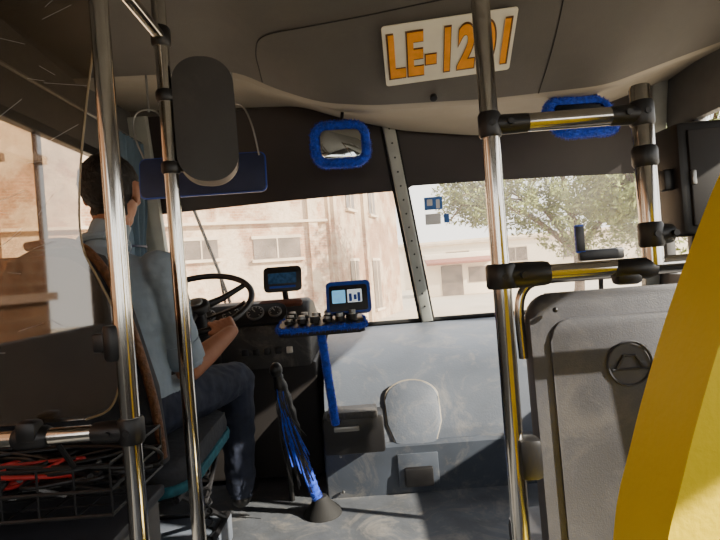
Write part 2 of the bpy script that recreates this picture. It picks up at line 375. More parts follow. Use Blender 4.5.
clamptee('clamp_1',(.27,1.0,1.508),(1,0,0),.078,hp,.022); clamptee('clamp_2',(.27,1.0,1.217),(1,0,0),.09,hp,.029)
box('clamp_3',(.295,.995,.868),(.045,.045,.08),M['black'],hp,.012)
hr=grp('handrail',(.4,1,1.5)); tube('upper_rail',[(.28,1,1.508),(.56,1,1.508)],pr,M['chrome'],hr,24)
tube('lower_rail',[(.28,1,1.217),(.95,1,1.217)],.016,M['chrome'],hr,24)
tube('short_post',[(.563,1,1.217),(.563,1,1.556),(.563,1,1.562)],[.0195,.0195,.017],M['chrome'],hr,24)
clamptee('clamp_1',(.563,1,1.508),(-1,0,0),.065,hr,.0225); clamptee('clamp_2',(.563,1,1.275),(1,0,0),.04,hr,.023)
clampv('clamp_3',(.563,1,1.425),.04,.0235,hr)
bm=bmesh.new(); add_sweep(bm,[(.485,1,1.212),(.492,1,1.212),(.55,1,1.212),(.565,1,1.212)],[.016,.021,.021,.017],18); add_box(bm,(.51,1.0,1.198),(.05,.036,.03),.01)
frombm('clamp_4',bm,M['black'],hr)
tube('rail_stub',[(.94,1,1.217),(.94,1,.9),(.94,1.0,.0)],.016,M['chrome'],hr,20)
hr=grp('handrail',(-.8,.97,.985)); tube('rail',[(-.46,.97,.985),(-1.148,.97,.985)],.0155,M['chrome'],hr,24)
bm=bmesh.new(); add_sweep(bm,[(-.60,.97,.985),(-.61,.97,.985),(-.655,.97,.985),(-.665,.97,.985)],[.018,.022,.022,.018],18); add_box(bm,(-.632,.962,1.0),(.04,.035,.04),.01)
frombm('clamp',bm,M['black'],hr)
hr=grp('handrail',(-.45,1.1,1.87)); tube('rail',[(-.448,.98,1.868),(-.452,1.29,1.868)],.015,M['chrome'],hr,20)
clampv('clamp_1',(-.448,.97,1.868),.05,.024,hr);clampv('clamp_2',(-.452,1.3,1.868),.05,.024,hr)

# ------------------------------------------------------------ partition
pt=grp('driver_partition',(-.8,1.0,1.4))
def smooth2(pts,k=4): 
    q=smoothpath([(a,b,0) for a,b in pts],k); return [(v.x,v.y) for v in q]
edge=[(-.545,1.005),(-.50,1.02),(-.478,1.06),(-.472,1.12),(-.474,1.2),(-.50,1.27),(-.527,1.34),(-.522,1.46),(-.495,1.62),(-.472,1.75),(-.468,1.95)]
prism('clear_sheet',[(-1.13,1.005)]+smooth2(edge)+[(-1.13,1.95)],(0,.995,0),(1,0,0),(0,0,1),.004,M['acr'],pt)
edge2=[(-.55,1.012),(-.505,1.026),(-.486,1.06),(-.48,1.12),(-.484,1.2),(-.51,1.27),(-.56,1.315),(-.66,1.325)]
prism('smoked_sheet',[(-1.12,1.012)]+smooth2(edge2)+[(-1.12,1.33)],(0,1.002,0),(1,0,0),(0,0,1),.004,M['smoke'],pt)
tube('edge_trim',[(x,.995,z) for x,z in smooth2(edge)],.0022,mat('edge_amber',(132,112,76),.35,var=.1),pt,8)
box('bracket',(-.487,.985,1.15),(.05,.02,.035),M['black'],pt,.004)
# fine scratches in the sheet
bm=bmesh.new(); rr=random.Random(11)
for i in range(60):
    x=rr.uniform(-1.05,-.56); z=rr.uniform(1.05,1.8); a_=rr.uniform(-.6,.9); L=rr.uniform(.02,.09)
    add_sweep(bm,[(x,.9925,z),(x+L*math.cos(a_),.9925,z+L*math.sin(a_))],.00035,3)
frombm('scratches',bm,M['frame'],pt)

# ------------------------------------------------------------ engine cover
ec=grp('engine_cover',(.35,2.5,.3))
prof=smooth2([(2.2,.52),(2.245,.63),(2.315,.74),(2.44,.83),(2.65,.89),(2.96,.925)],5)
prism('hood',prof+[(2.96,.30),(2.23,.30),(2.2,.44)],(.375,0,0),(0,1,0),(0,0,1),1.15,M['cover'],ec,.045,5,50)
prism('base',[(2.185,.30),(2.175,.50),(2.19,.515),(2.3,.515),(2.3,.30)],(.375,0,0),(0,1,0),(0,0,1),1.17,M['coverd'],ec,.01)
d=V((0,.38,.92)).normalized()
hs=[(.115*math.cos(t),.07+.08*math.sin(t)) for t in [math.pi*i/14 for i in range(15)]]+[(-.115,-.03),(-.085,-.11),(-.04,-.125),(.04,-.125),(.085,-.11),(.115,-.03)]
prism('hatch_rim',[(x*1.04,y*1.03) for x,y in hs],(.18,2.236,.61),(1,0,0),d,.012,M['band'],ec,.003)
prism('hatch',hs,(.18,2.231,.61),(1,0,0),d,.012,M['cover'],ec,.005)
box('latch',(.18,2.165,.375),(.12,.03,.08),M['black'],ec,.008)
box('latch_plate',(.18,2.172,.40),(.17,.01,.14),M['coverd'],ec,.004)
bm=bmesh.new()
for x in (-.14,.9): 
    for z in (.33,.48): add_ball(bm,(x,2.172,z),.008,1)
frombm('bolts',bm,M['steel'],ec)

# dashboard
db=grp('dashboard',(-.7,2.5,1.0))
prism('body',[(2.34,.84),(2.31,.98),(2.325,1.02),(2.44,1.125),(2.5,1.14),(2.62,1.11),(2.95,.99),(2.96,.84)],(-.695,0,0),(0,1,0),(0,0,1),.90,M['dash'],db,.02)
prism('knee_panel',[(2.42,.32),(2.38,.85),(2.9,.85),(2.9,.32)],(-.68,0,0),(0,1,0),(0,0,1),.9,M['dark'],db,.02)
gn=V((0,-.68,.73)).normalized(); gu=V((0,.73,.68)).normalized()
prism('cluster_bezel',rrect(.5,.12,.04),(-.60,2.378,1.080),(1,0,0),gu,.02,M['black'],db,.006)
prism('wood_trim',rrect(.2,.03,.01),(-.38,2.425,1.122),(1,0,0),gu,.02,M['wood'],db,.004)
for i,x in enumerate((-.40,-.49,-.60,-.71,-.80)):
    r=.040 if i in (1,2,3) else .03
    c=V((x,2.372,1.086)); disc('gauge_ring_%d'%i,c+gn*.006,gn,r,.012,M['steel'],db,bev=.002)
    disc('gauge_face_%d'%i,c+gn*.0125,gn,r*.86,.002,M['gauge'],db)
    bm=bmesh.new()
    for k in range(9):
        aa=math.radians(-45+k*32.5); dv=V((1,0,0))*math.cos(aa)+gu*math.sin(aa)
        q=c+gn*.0145; add_sweep(bm,[q+dv*r*.62,q+dv*r*.8],.0012,5)
    q=c+gn*.0155; dv=V((-.6,0,0))+gu*.7; add_sweep(bm,[q,q+dv*r*.7],.0015,5)
    frombm('gauge_marks_%d'%i,bm,M['cream'],db)
for i in range(5): box('switch_%d'%i,(-.34-.05*i,2.322,.92),(.028,.02,.03),M['cream'] if i==0 else M['black'],db,.004)
boxes('front_shelf',[((.96,2.62,.84),(XR-.005,2.97,.90))],M['dash'],bev=.015)

# dash display
dd=grp('dashboard_display',(-.36,2.42,1.2))
fz=V((0,.25,.97)).normalized()
prism('housing',rrect(.175,.115,.018),(-.362,2.42,1.235),(1,.12,0),fz,.03,M['black'],dd,.006)
prism('screen',rrect(.13,.05,.004),(-.362,2.4035,1.240),(1,.12,0),fz,.003,mat('display_dark',(40,66,92),.2,var=.5,scale=60,emit=(60,110,160),es=.08),dd)
prism('blue_button_row',rrect(.12,.010,.003),(-.361,2.396,1.20),(1,.12,0),fz,.004,M['bluep'],dd)
tube('stand',[(-.36,2.44,1.19),(-.36,2.47,1.13)],.014,M['black'],dd)

# steering wheel
WC=V((-.69,2.15,1.165)); WR=.232; th=math.radians(28)
wu=V((1,0,0)); wv=V((0,math.cos(th),math.sin(th))); wn=wu.cross(wv)
def rim(a): return WC+wu*WR*math.cos(a)+wv*WR*math.sin(a)
sw=grp('steering_wheel',tuple(WC))
tube('rim',[rim(2*math.pi*i/64) for i in range(64)],.0135,M['black'],sw,12,True)
for i,aa in enumerate((35,145,270)):
    a_=math.radians(aa); tube('spoke_%d'%i,[WC-wn*.03,WC-wn*.025+(rim(a_)-WC)*.5,rim(a_)],[.02,.014,.011],M['black'],sw,10)
disc('hub',WC-wn*.02,wn,.055,.04,M['black'],sw,bev=.012); disc('horn_button',WC+wn*.003,wn,.03,.012,M['steel'],sw,bev=.004)
tube('column',[WC-wn*.03,WC-wn*.14,WC-wn*.34+V((0,.06,0))],[.03,.04,.045],M['black'],sw)
tube('indicator_stalk',[WC-wn*.09,WC-wn*.07+V((.16,.0,.03)),WC-wn*.06+V((.2,0,.04))],[.006,.006,.010],M['black'],sw,8)

# wiper
wp=grp('windshield_wiper',(-.85,2.95,1.4))
tube('arm',[wpt(-.78,.95,-.03),wpt(-.80,1.3,-.03)],.007,M['rubber'],wp,8)
tube('blade',[wpt(-.90,1.68,-.025),wpt(-.80,1.3,-.025),wpt(-.76,1.12,-.025)],.009,M['rubber'],wp,8)

# ------------------------------------------------------------ fuzzy mirrors
def fuzzy(bm,path,r,nb,L):
    k=len(path)
    for _ in range(nb):
        i=random.randrange(1,k-1); c=path[i]; t=(path[(i+1)%k]-path[i-1]).normalized()
        u=t.orthogonal().normalized(); w=t.cross(u); a=random.uniform(0,2*math.pi)
        d=(u*math.cos(a)+w*math.sin(a)); e=(d+V((random.uniform(-.5,.5),random.uniform(-.5,.5),random.uniform(-.6,.3)))).normalized()
        b=c+d*r*.8+t*random.uniform(-.006,.006); s=t*.0022; s2=d.cross(t)*.0022
        tip=b+e*L*random.uniform(.5,1.1)
        v=[bm.verts.new(b+s),bm.verts.new(b-s*.5+s2),bm.verts.new(b-s*.5-s2),bm.verts.new(tip)]
        bm.faces.new((v[0],v[1],v[3]));bm.faces.new((v[1],v[2],v[3]));bm.faces.new((v[2],v[0],v[3]))
def densify(pts,s):
    dp=[]
    for i in range(len(pts)):
        a,b=pts[i],pts[(i+1)%len(pts)]; n=max(1,int((b-a).length/s))
        for j in range(n): dp.append(a.lerp(b,j/n))
    return dp
def furmirror(c,w,h,U,W,arm,gm):
    g=grp('rear_view_mirror',c); c=V(c);U=V(U).normalized();W=V(W).normalized();W=(W-U*W.dot(U)).normalized();N=U.cross(W)
    dp=densify([c+U*x+W*y for x,y in rrect(w-.05,h-.05,.055,8)],.012)
    bm=bmesh.new(); add_sweep(bm,dp,.022,10,True); fuzzy(bm,dp,.022,3200,.016)
    frombm('fur_cover',bm,M['blue'],g,80)
    prism('backing',rrect(w-.05,h-.05,.05),c-N*.006,U,W,.02,M['blue'],g,.004)
    prism('glass',rrect(w-.095,h-.095,.03),c+N*.012,U,W,.006,gm,g,.001)
    arm=[V(q) for q in arm]; tube('arm',[c-N*.01+W*(h/2-.03)]+arm,.008,M['black'],g,10)
    box('mount',arm[-1],(.05,.05,.02),M['black'],g,.005)
furmirror((-.045,2.42,1.84),.285,.225,(1,.08,.0),(0,.0,1),[(-.03,2.47,1.98),(-.02,2.5,2.055)],M['mirror'])
furmirror((1.02,2.28,1.845),.355,.215,(1,.25,.06),(0,.45,1),[(1.08,2.33,1.93),(1.10,2.36,1.96)],M['dmirror'])
# dark shell mirror on pole
dm=grp('driver_mirror',(-.385,1.33,1.66))
U=V((1,.25,0)).normalized()
prism('shell',rrect(.150,.315,.068,10),(-.368,1.345,1.66),U,(0,0,1),.075,mat('shell_dark',(48,45,42),.5,var=.12,scuff=.05),dm,.03,5,60)
prism('rim',rrect(.148,.31,.07,10),(-.375,1.39,1.66),U,(0,0,1),.02,M['black'],dm,.005)
prism('glass',rrect(.13,.29,.06,10),(-.379,1.402,1.66),U,(0,0,1),.004,M['mirror'],dm)
for z in (1.72,1.54): tube('arm_%d'%(z*100),[(-.44,1.3,z),(-.40,1.335,z)],.01,M['black'],dm,10)

# sun visor
sv=grp('sun_visor',(-.6,2.2,1.7))
prism('panel',rrect(.52,.165,.02),(-.63,2.2,1.70),(1,.05,0),(0,.12,1),.018,M['navy'],sv,.006)
prism('edge_binding',rrect(.53,.175,.024),(-.63,2.203,1.70),(1,.05,0),(0,.12,1),.010,M['bluep'],sv,.003)
for i,x in enumerate((-.48,-.84)):
    tube('wire_%d'%i,smoothpath([(x-.03,2.21,1.77),(x-.07,2.2,1.90),(x-.05,2.2,1.985),(x+.03,2.2,1.985),(x+.07,2.2,1.90),(x+.09,2.21,1.77)],5),.004,M['steel'],sv,8)
    tube('hanger_%d'%i,[(x,2.2,1.985),(x,2.2,2.15)],.005,M['steel'],sv,8)

# gathered window curtain
bm=bmesh.new(); cols=[]
for i in range(49):
    t=i/48; row=[]
    for j in range(13):
        z=1.99-.055*j; pinch=1-.45*math.exp(-((z-1.45)/.14)**2)
        y=2.58+(t-.5)*.26*pinch
        row.append(bm.verts.new((XL+.055+.022*math.sin(t*40)*(.6+.4*pinch),y,z)))
    cols.append(row)
for i in range(48):
    for j in range(12): bm.faces.new((cols[i][j],cols[i+1][j],cols[i+1][j+1],cols[i][j+1]))
cu_=grp('window_curtain',(XL+.05,2.62,1.6)); frombm('cloth',bm,M['curtain'],cu_,80)
tube('curtain_rod',[(XL+.055,1.1,2.0),(XL+.055,2.73,2.0)],.007,M['steel'],cu_,10)
tube('tie_back',[(XL+.055+.032*math.cos(t),2.58+.085*math.sin(t),1.45) for t in [2*math.pi*i/24 for i in range(24)]],.006,M['navy'],cu_,6,True)

# ------------------------------------------------------------ fare tray stand
ft=grp('fare_collection_stand',(-.13,2.0,.6))
prism('tray',rrect(.31,.17,.02),(-.155,1.93,1.055),(1,.05,0),(-.05,1,.1),.035,M['black'],ft,.006)
tp=[V((-.155,1.93,1.062))+V((1,.05,0)).normalized()*x+V((-.05,1,.1)).normalized()*y for x,y in rrect(.31,.17,.02,4)]
bm=bmesh.new(); dp=densify(tp,.01)
add_sweep(bm,dp,.009,8,True); fuzzy(bm,dp,.009,1500,.011); frombm('fur_edge',bm,M['blue'],ft,80)
bm=bmesh.new(); bm2=bmesh.new()
for i in range(6):
    for j in range(3):
        q=V((-.27+.046*i,1.88+.05*j,1.072+.005*j)); add_sweep(bm,[q,q+V((0,0,.012+.005*((i+j)%3)))],.017,12)
        add_sweep(bm2,[q+V((0,0,.012)),q+V((0,0,.019+.005*((i*2+j)%3)))],.0125,12)
frombm('coin_cups',bm,M['dark'],ft); frombm('coins',bm2,M['steel'],ft)
dU=V((1,.1,0)).normalized(); dW=V((0,.3,.95)).normalized()
prism('terminal_case',rrect(.17,.125,.014),(-.052,1.985,1.148),dU,dW,.03,M['bluep'],ft,.006)
prism('terminal_face',rrect(.145,.10,.008),(-.052,1.968,1.148),dU,dW,.006,M['black'],ft,.002)
for i,x in enumerate((-.088,-.028)): prism('terminal_screen_%d'%i,rrect(.05 if i==0 else .055,.05,.003),(x,1.9635+.006*i,1.155),dU,dW,.004,M['scr'] if i==0 else M['scrw'],ft)
for i,(x,h) in enumerate(((-.044,.03),(-.026,.02),(-.012,.035))): prism('screen_graphic_%d'%i,rrect(.011,h,.002),(x,1.9665+.1*(x+.028),1.150),dU,dW,.004,M['bluep'],ft)
tube('terminal_leg',[(-.05,1.99,1.10),(-.06,1.97,1.06)],.012,M['black'],ft)
bm=bmesh.new(); pp=[V((-.165,1.95,1.04)),V((-.155,1.97,.9)),V((-.14,2.02,.66))]
dense=[pp[0].lerp(pp[2],i/50) for i in range(51)]
add_sweep(bm,dense,.016,10); fuzzy(bm,dense,.016,1600,.008); frombm('fur_post',bm,M['blue'],ft,80)
box('base_box',(-.075,2.115,.60),(.245,.13,.15),M['black'],ft,.012)
box('base_plate',(-.075,2.10,.68),(.20,.11,.03),M['dash'],ft,.006)
box('coin_slot',(-.10,2.047,.63),(.10,.01,.02),M['steel'],ft,.003)

# gear lever with tassel
gl=grp('gear_lever',(-.25,2.05,.3))
g0=V((-.345,1.98,.88));g1=V((-.30,2.02,.62));g2=V((-.225,2.06,.315))
path=smoothpath([g0,g1,g2],14)
bm=bmesh.new(); add_sweep(bm,path[:15],[.016+.014*math.sin(i/14*math.pi*.8)+.003*math.sin(i*2.2) for i in range(15)],12); frombm('leather_sleeve',bm,M['black'],gl,80)
bm=bmesh.new(); add_sweep(bm,path[13:],.02,12); fuzzy(bm,path[14:],.02,1600,.010); frombm('fur_sleeve',bm,M['blue'],gl,80)
ball('knob',g0+V((-.003,-.002,.015)),(.025,.025,.03),M['black'],gl)
tube('boot',[(-.222,2.06,.29),(-.222,2.06,.31),(-.224,2.06,.34),(-.226,2.06,.37)],[.08,.075,.045,.026],M['rubber'],gl,24)
for nm,mm,cnt,sd in (('tassel_blue',M['blue'],34,1),('tassel_black',M['black'],60,2)):
    bm=bmesh.new(); rr=random.Random(sd)
    for i in range(cnt):
        top=path[4].lerp(path[9],rr.random())+V((rr.uniform(-.012,.012),-.022,0)); L=rr.uniform(.16,.32); dx=rr.uniform(-.01,.06)
        add_sweep(bm,smoothpath([top,top+V((dx*.5+rr.uniform(-.01,.01),-.012,-L*.45)),top+V((dx+.02,rr.uniform(-.02,.02),-L))],4),.0028,4)
    frombm(nm,bm,mm,gl,80)
hb=grp('parking_brake_lever',(-.33,2.1,.3)); tube('lever',[(-.36,2.2,.30),(-.36,2.17,.55),(-.355,2.12,.68)],[.012,.012,.012],M['black'],hb,12); tube('grip',[(-.355,2.13,.66),(-.35,2.09,.75)],.018,M['rubber'],hb,12)

# ------------------------------------------------------------ driver seat
ds=grp('driver_seat',(-.77,1.6,.3))
prism('cushion',rrect(.52,.52,.08),(-.775,1.66,.735),(1,0,0),(0,1,.05),.085,M['seatf'],ds,.035,4,60)
prism('cushion_teal_edge',rrect(.535,.535,.085),(-.775,1.66,.70),(1,0,0),(0,1,.05),.03,M['teal'],ds,.012)
prism('back',[(-.24,-.30),(.24,-.30),(.23,-.1),(.175,.14),(.12,.26),(.05,.29),(-.05,.29),(-.12,.26),(-.175,.14),(-.23,-.1)],(-.79,1.375,1.08),(1,0,0),(0,-.05,1),.07,M['seatf'],ds,.025,4,60)
tube('beaded_cover_edge',smoothpath([(-.552,1.36,.80),(-.558,1.345,.95),(-.60,1.34,1.15),(-.655,1.335,1.30),(-.73,1.335,1.375),(-.85,1.335,1.375)],6),.012,M['beads'],ds,12)
prism('beaded_cover',[(-.22,-.28),(.22,-.28),(.21,-.1),(.16,.13),(.10,.25),(-.10,.25),(-.16,.13),(-.21,-.1)],(-.79,1.425,1.08),(1,0,0),(0,-.05,1),.02,M['beads'],ds,.006)
bm=bmesh.new()
for sx in (-1.0,-.55):
    add_sweep(bm,[(sx,1.42,.66),(sx,1.9,.68)],.011,8); add_sweep(bm,[(sx,1.42,.40),(sx,1.9,.40)],.011,8)
    add_sweep(bm,[(sx,1.45,.66),(sx,1.87,.40)],.009,8); add_sweep(bm,[(sx,1.87,.68),(sx,1.45,.40)],.009,8)
    hel=[(sx+.02*math.cos(t*.9),1.66+.02*math.sin(t*.9),.42+.0045*t) for t in range(52)]; add_sweep(bm,hel,.004,6)
for y in (1.42,1.9):
    add_sweep(bm,[(-1.0,y,.67),(-.55,y,.67)],.011,8); add_sweep(bm,[(-1.0,y,.40),(-.55,y,.40)],.011,8)
frombm('scissor_frame',bm,M['black'],ds)
boxes('pedestal',[((-1.03,1.42,.30),(-.54,1.92,.40))],M['cover'],ds,.01)
bm=bmesh.new()
for i in range(5): add_box(bm,(-.775,1.50+.09*i,.675),(.5,.03,.01),.002)
frombm('slats',bm,M['black'],ds)

# basket behind driver with cables
wb=grp('wire_basket',(-.85,1.15,.85)); bm=bmesh.new()
x0,x1,y0,y1,z0,z1=-1.12,-.53,1.04,1.30,.80,.90
for z in (z0,z1,(z0+z1)/2): add_sweep(bm,[(x0,y0,z),(x1,y0,z),(x1,y1,z),(x0,y1,z)],.004,6,True)
for i in range(9):
    x=x0+(x1-x0)*i/8; add_sweep(bm,[(x,y0,z1),(x,y0,z0),(x,y1,z0),(x,y1,z1)],.0025,6)
for i in range(6):
    y=y0+(y1-y0)*i/5; add_sweep(bm,[(x0,y,z0),(x1,y,z0)],.0025,6)
frombm('wires',bm,M['black'],wb)
tube('hook_1',[(-.6,1.04,.90),(-.6,.99,.965)],.005,M['black'],wb,8);tube('hook_2',[(-1.0,1.04,.90),(-1.0,.99,.965)],.005,M['black'],wb,8)
def tangle(name,c,ext,n,r,m,p,sd):
    rr=random.Random(sd); bm=bmesh.new()
    for i in range(n):
        pts=[V(c)+V((rr.uniform(-1,1)*ext[0],rr.uniform(-1,1)*ext[1],rr.uniform(-1,1)*ext[2])) for _ in range(5)]
        add_sweep(bm,smoothpath(pts,7),r*rr.uniform(.7,1.2),7)
    frombm(name,bm,m,p,80)
tangle('red_cables',(-.72,1.12,.865),(.09,.05,.022),5,.0045,M['red'],wb,5)
tangle('black_cables',(-.80,1.16,.86),(.28,.09,.035),26,.006,M['black'],wb,9)
tangle('grey_cables',(-.85,1.16,.85),(.24,.08,.03),7,.004,M['frame'],wb,4)
def lump(name,c,r,m,amp=.25,p=None,f=14):
    bm=bmesh.new(); bmesh.ops.create_icosphere(bm,subdivisions=4,radius=1)
    for v in bm.verts:
        d=v.co.copy(); k=1+amp*mnoise.noise(d*2.2+V(c)*f)+amp*.5*mnoise.noise(d*5+V(c)*f)
        v.co=V((d.x*r[0]*k,d.y*r[1]*k,max(d.z,-.75)*r[2]*k))+V(c)
    return frombm(name,bm,m,p,80)
lump('dark_bag',(-.93,1.17,.85),(.14,.09,.05),M['dark'],.3,wb)
eb=grp('battery_box',(-.82,1.2,0)); box('body',(-.84,1.18,.36),(.56,.34,.70),M['wall'],eb,.02); box('lid',(-.84,1.18,.72),(.58,.36,.03),M['seatd'],eb,.01)
box('lid_catch',(-.75,1.0,.66),(.08,.015,.05),M['steel'],eb,.004)

# ------------------------------------------------------------ driver
def cone_caps(bm,p0,p1,r0,r1):
    p0=V(p0);p1=V(p1); add_ball(bm,p0,r0,2); add_ball(bm,p1,r1,2)
    if (p1-p0).length>1e-4: add_sweep(bm,[p0,p1],[r0,r1],16)
dr=grp('bus_driver',(-.775,1.6,.33))
bm=bmesh.new(); bones=[]
def limb(p0,p1,r0,r1,tag): cone_caps(bm,p0,p1,r0,r1); bones.append((V(p0),V(p1),tag,max(r0,r1)))
cx=-.785
rings=[(.80,.13,.10,1.58),(.86,.175,.125,1.58),(.94,.178,.132,1.59),(1.04,.168,.13,1.60),(1.14,.178,.125,1.59),(1.24,.19,.115,1.585),(1.31,.17,.09,1.58),(1.355,.09,.07,1.58),(1.38,.05,.05,1.585)]
rv=[]
for z,a,b,y in rings: rv.append([bm.verts.new((cx+a*math.cos(2*math.pi*i/28),y+b*math.sin(2*math.pi*i/28),z)) for i in range(28)])
for i in range(len(rv)-1):
    for j in range(28): bm.faces.new((rv[i][j],rv[i][(j+1)%28],rv[i+1][(j+1)%28],rv[i+1][j]))
bm.faces.new(rv[0][::-1]); bm.faces.new(rv[-1])
bones.append((V((cx,1.58,1.0)),V((cx,1.58,1.30)),'shirt',.17)); bones.append((V((cx-.1,1.58,.86)),V((cx+.1,1.58,.86)),'jeans',.13))
HX=-.755; HY=1.625
limb((cx,1.585,1.33),(HX,1.605,1.45),.058,.054,'skin')
def arm(s,G,elbow,gripang):
    sh=V((cx+s*.175,1.585,1.292)); el=V(elbow)
    t=(-wu*math.sin(gripang)+wv*math.cos(gripang)).normalized()
    inward=(WC-G).normalized()
    f=(inward*.75+V((0,.5,.25))).normalized(); f=(f-t*f.dot(t)*.6).normalized()
    p=(-wn); p=(p-f*p.dot(f)).normalized(); x=f.cross(p).normalized()
    if x.x*s<0: x=-x
    O=G-f*.06-p*.0245
    def L(a,b,c): return O+x*a+f*b+p*c
    wr=L(0,-.055,-.004)
    limb(sh,sh.lerp(el,.5),.068,.058,'shirt'); limb(sh.lerp(el,.5),sh.lerp(el,.86),.058,.056,'shirt')
    limb(sh.lerp(el,.86),el,.048,.042,'skin'); limb(el,el.lerp(wr,.4),.043,.040,'skin'); limb(el.lerp(wr,.4),wr,.040,.026,'skin')
    for k,xx in enumerate((-.033,-.011,.011,.033)):
        limb(wr+x*xx*.4,L(xx,.042,0),.018,.0125,'skin')
        ln=(.92,1.05,1.0,.8)[k]
        q=L(xx*1.05,.044,0); angs=(18+4*k,92+3*k,160); lens=(.043*ln,.029*ln,.022*ln)
        for an,le,r0,r1 in zip(angs,lens,(.0098,.0092,.0085),(.0092,.0085,.0075)):
            q2=q+(f*math.cos(math.radians(an))+p*math.sin(math.radians(an)))*le
            limb(q,q2,r0,r1,'skin'); q=q2
    a0=L(-.028,-.025,.004);a1=L(-.05,.012,.016);a2=L(-.048,.042,.030);a3=L(-.040,.062,.042)
    limb(a0,a1,.0155,.0125,'skin');limb(a1,a2,.0118,.0105,'skin');limb(a2,a3,.0105,.0085,'skin')
    return sh,el,wr
aR=math.radians(-52); aL=math.radians(-128)
shR,elR,wrR=arm(1,rim(aR),(-.572,1.665,.975),aR)
shL,elL,wrL=arm(-1,rim(aL),(-1.0,1.68,.985),aL)
for s,hip,kn,an in ((1,(-.69,1.60,.865),(-.515,2.02,.865),(-.545,2.09,.43)),(-1,(-.875,1.60,.865),(-.95,2.02,.865),(-.93,2.10,.43))):
    hip=V(hip);kn=V(kn);an=V(an)
    limb(hip,hip.lerp(kn,.5),.092,.082,'jeans'); limb(hip.lerp(kn,.5),kn,.082,.068,'jeans')
    limb(kn,kn.lerp(an,.35),.066,.066,'jeans'); limb(kn.lerp(an,.35),an,.066,.056,'jeans')
    limb(an+V((0,-.01,-.05)),an+V((0,.06,-.055)),.040,.038,'shoe'); limb(an+V((0,.06,-.055)),an+V((.01*s,.17,-.066)),.038,.030,'shoe')
HC=V((HX,HY,1.548))
def hb_(c,r): add_ball(bm,HC+V(c),r,3)
hb_((0,-.014,.028),(.078,.098,.088)); hb_((0,.02,-.03),(.062,.068,.075)); hb_((0,.045,-.075),(.040,.042,.036)); hb_((0,.0,-.055),(.057,.06,.05))
cone_caps(bm,HC+V((0,.078,.008)),HC+V((0,.102,-.024)),.010,.0145); hb_((.010,.095,-.028),.009); hb_((-.010,.095,-.028),.009)
hb_((0,.078,.03),(.050,.014,.010)); hb_((0,.084,-.056),(.024,.010,.006)); hb_((0,.082,-.066),(.021,.010,.006))
hb_((.045,.06,-.02),(.018,.02,.016)); hb_((-.045,.06,-.02),(.018,.02,.016))
for s in (1,-1): hb_((s*.078,-.005,-.005),(.010,.020,.032)); hb_((s*.082,-.012,.008),(.008,.018,.020))
bones.append((HC+V((0,0,-.05)),HC+V((0,0,.05)),'head',.08))
me=bpy.data.meshes.new('body_raw'); bmesh.ops.recalc_face_normals(bm,faces=bm.faces); bm.to_mesh(me); bm.free()
tmp=bpy.data.objects.new('body_tmp',me); C.objects.link(tmp)
r=tmp.modifiers.new('r','REMESH'); r.mode='VOXEL'; r.voxel_size=.0048
s=tmp.modifiers.new('s','SMOOTH'); s.factor=.5; s.iterations=3
bm_me=bpy.data.meshes.new_from_object(tmp.evaluated_get(bpy.context.evaluated_depsgraph_get())); bpy.data.objects.remove(tmp)
mats=['skin','shirt','jeans','shoe','hair']; bm_me.materials.clear()
for k in mats: bm_me.materials.append(M[k])
import numpy as np
nf=len(bm_me.polygons); cen=np.zeros(nf*3); bm_me.polygons.foreach_get('center',cen); cen=cen.reshape(-1,3)
best=np.full(nf,1e9); tag=np.zeros(nf,dtype=int); hd=np.zeros(nf,dtype=bool)
for a,b,tg,rr in bones:
    a_=np.array(a);b_=np.array(b); d=b_-a_; L2=max(1e-9,(d@d)); t=np.clip(((cen-a_)@d)/L2,0,1)
    dist=np.linalg.norm(cen-(a_+t[:,None]*d),axis=1)-rr
    m_=dist<best; best[m_]=dist[m_]; hd[m_]=(tg=='head'); tag[m_]=0 if tg=='head' else mats.index(tg)
rel=cen-np.array(HC)
tor=(np.abs(cen[:,0]-cx)<.2)&(cen[:,1]<1.75)&(cen[:,2]<1.372)&(cen[:,2]>.9)&(tag!=0)
tag[tor]=1
tag[(np.abs(cen[:,0]-cx)<.2)&(cen[:,2]<.915)&(cen[:,1]<1.75)&(tag==1)]=2
tag[(tag==0)&(np.abs(cen[:,0]-cx)<.13)&(cen[:,2]<1.385)&(cen[:,2]>1.2)&(cen[:,1]<1.7)]=1
hairm=hd&((rel[:,1]<-.022)&(rel[:,2]>-.075)|(rel[:,2]>.062))&~((np.abs(rel[:,0])>.076)&(rel[:,2]<.03)&(rel[:,1]>-.04))
hairm|=hd&(rel[:,1]<.02)&(rel[:,2]>.025)
tag[hairm]=4
bm_me.polygons.foreach_set('material_index',tag.astype(np.int32))
for f in bm_me.polygons: f.use_smooth=True
vt=set(); vh=set()
for f in bm_me.polygons:
    if f.material_index in (1,2): vt.update(f.vertices)
    elif f.material_index==4: vh.update(f.vertices)
nrm={i:bm_me.vertices[i].normal.copy() for i in (vt|vh)}
for i in vt:
    v=bm_me.vertices[i]; q=v.co
    k=mnoise.noise(V((q.x*9,q.y*9,q.z*26)))*.007+mnoise.noise(q*38)*.0025
    v.co=q+nrm[i]*(k+.002)
for i in vh:
    v=bm_me.vertices[i]; v.co=v.co+nrm[i]*(.006+.004*mnoise.noise(v.co*90))
bo=bpy.data.objects.new('body',bm_me); C.objects.link(bo); bo.parent=dr; bo.matrix_parent_inverse=Matrix.Translation(dr.location).inverted()
for s,n in ((1,'r'),(-1,'l')):
    ball('eye_'+n,HC+V((s*.028,.073,.010)),(.013,.010,.009),M['white'],dr); ball('iris_'+n,HC+V((s*.028,.0815,.010)),(.005,.003,.005),M['hair'],dr,2)
    tube('eyebrow_'+n,smoothpath([HC+V((s*.012,.088,.028)),HC+V((s*.03,.087,.035)),HC+V((s*.047,.073,.028))],4),.0035,M['hair'],dr,6)
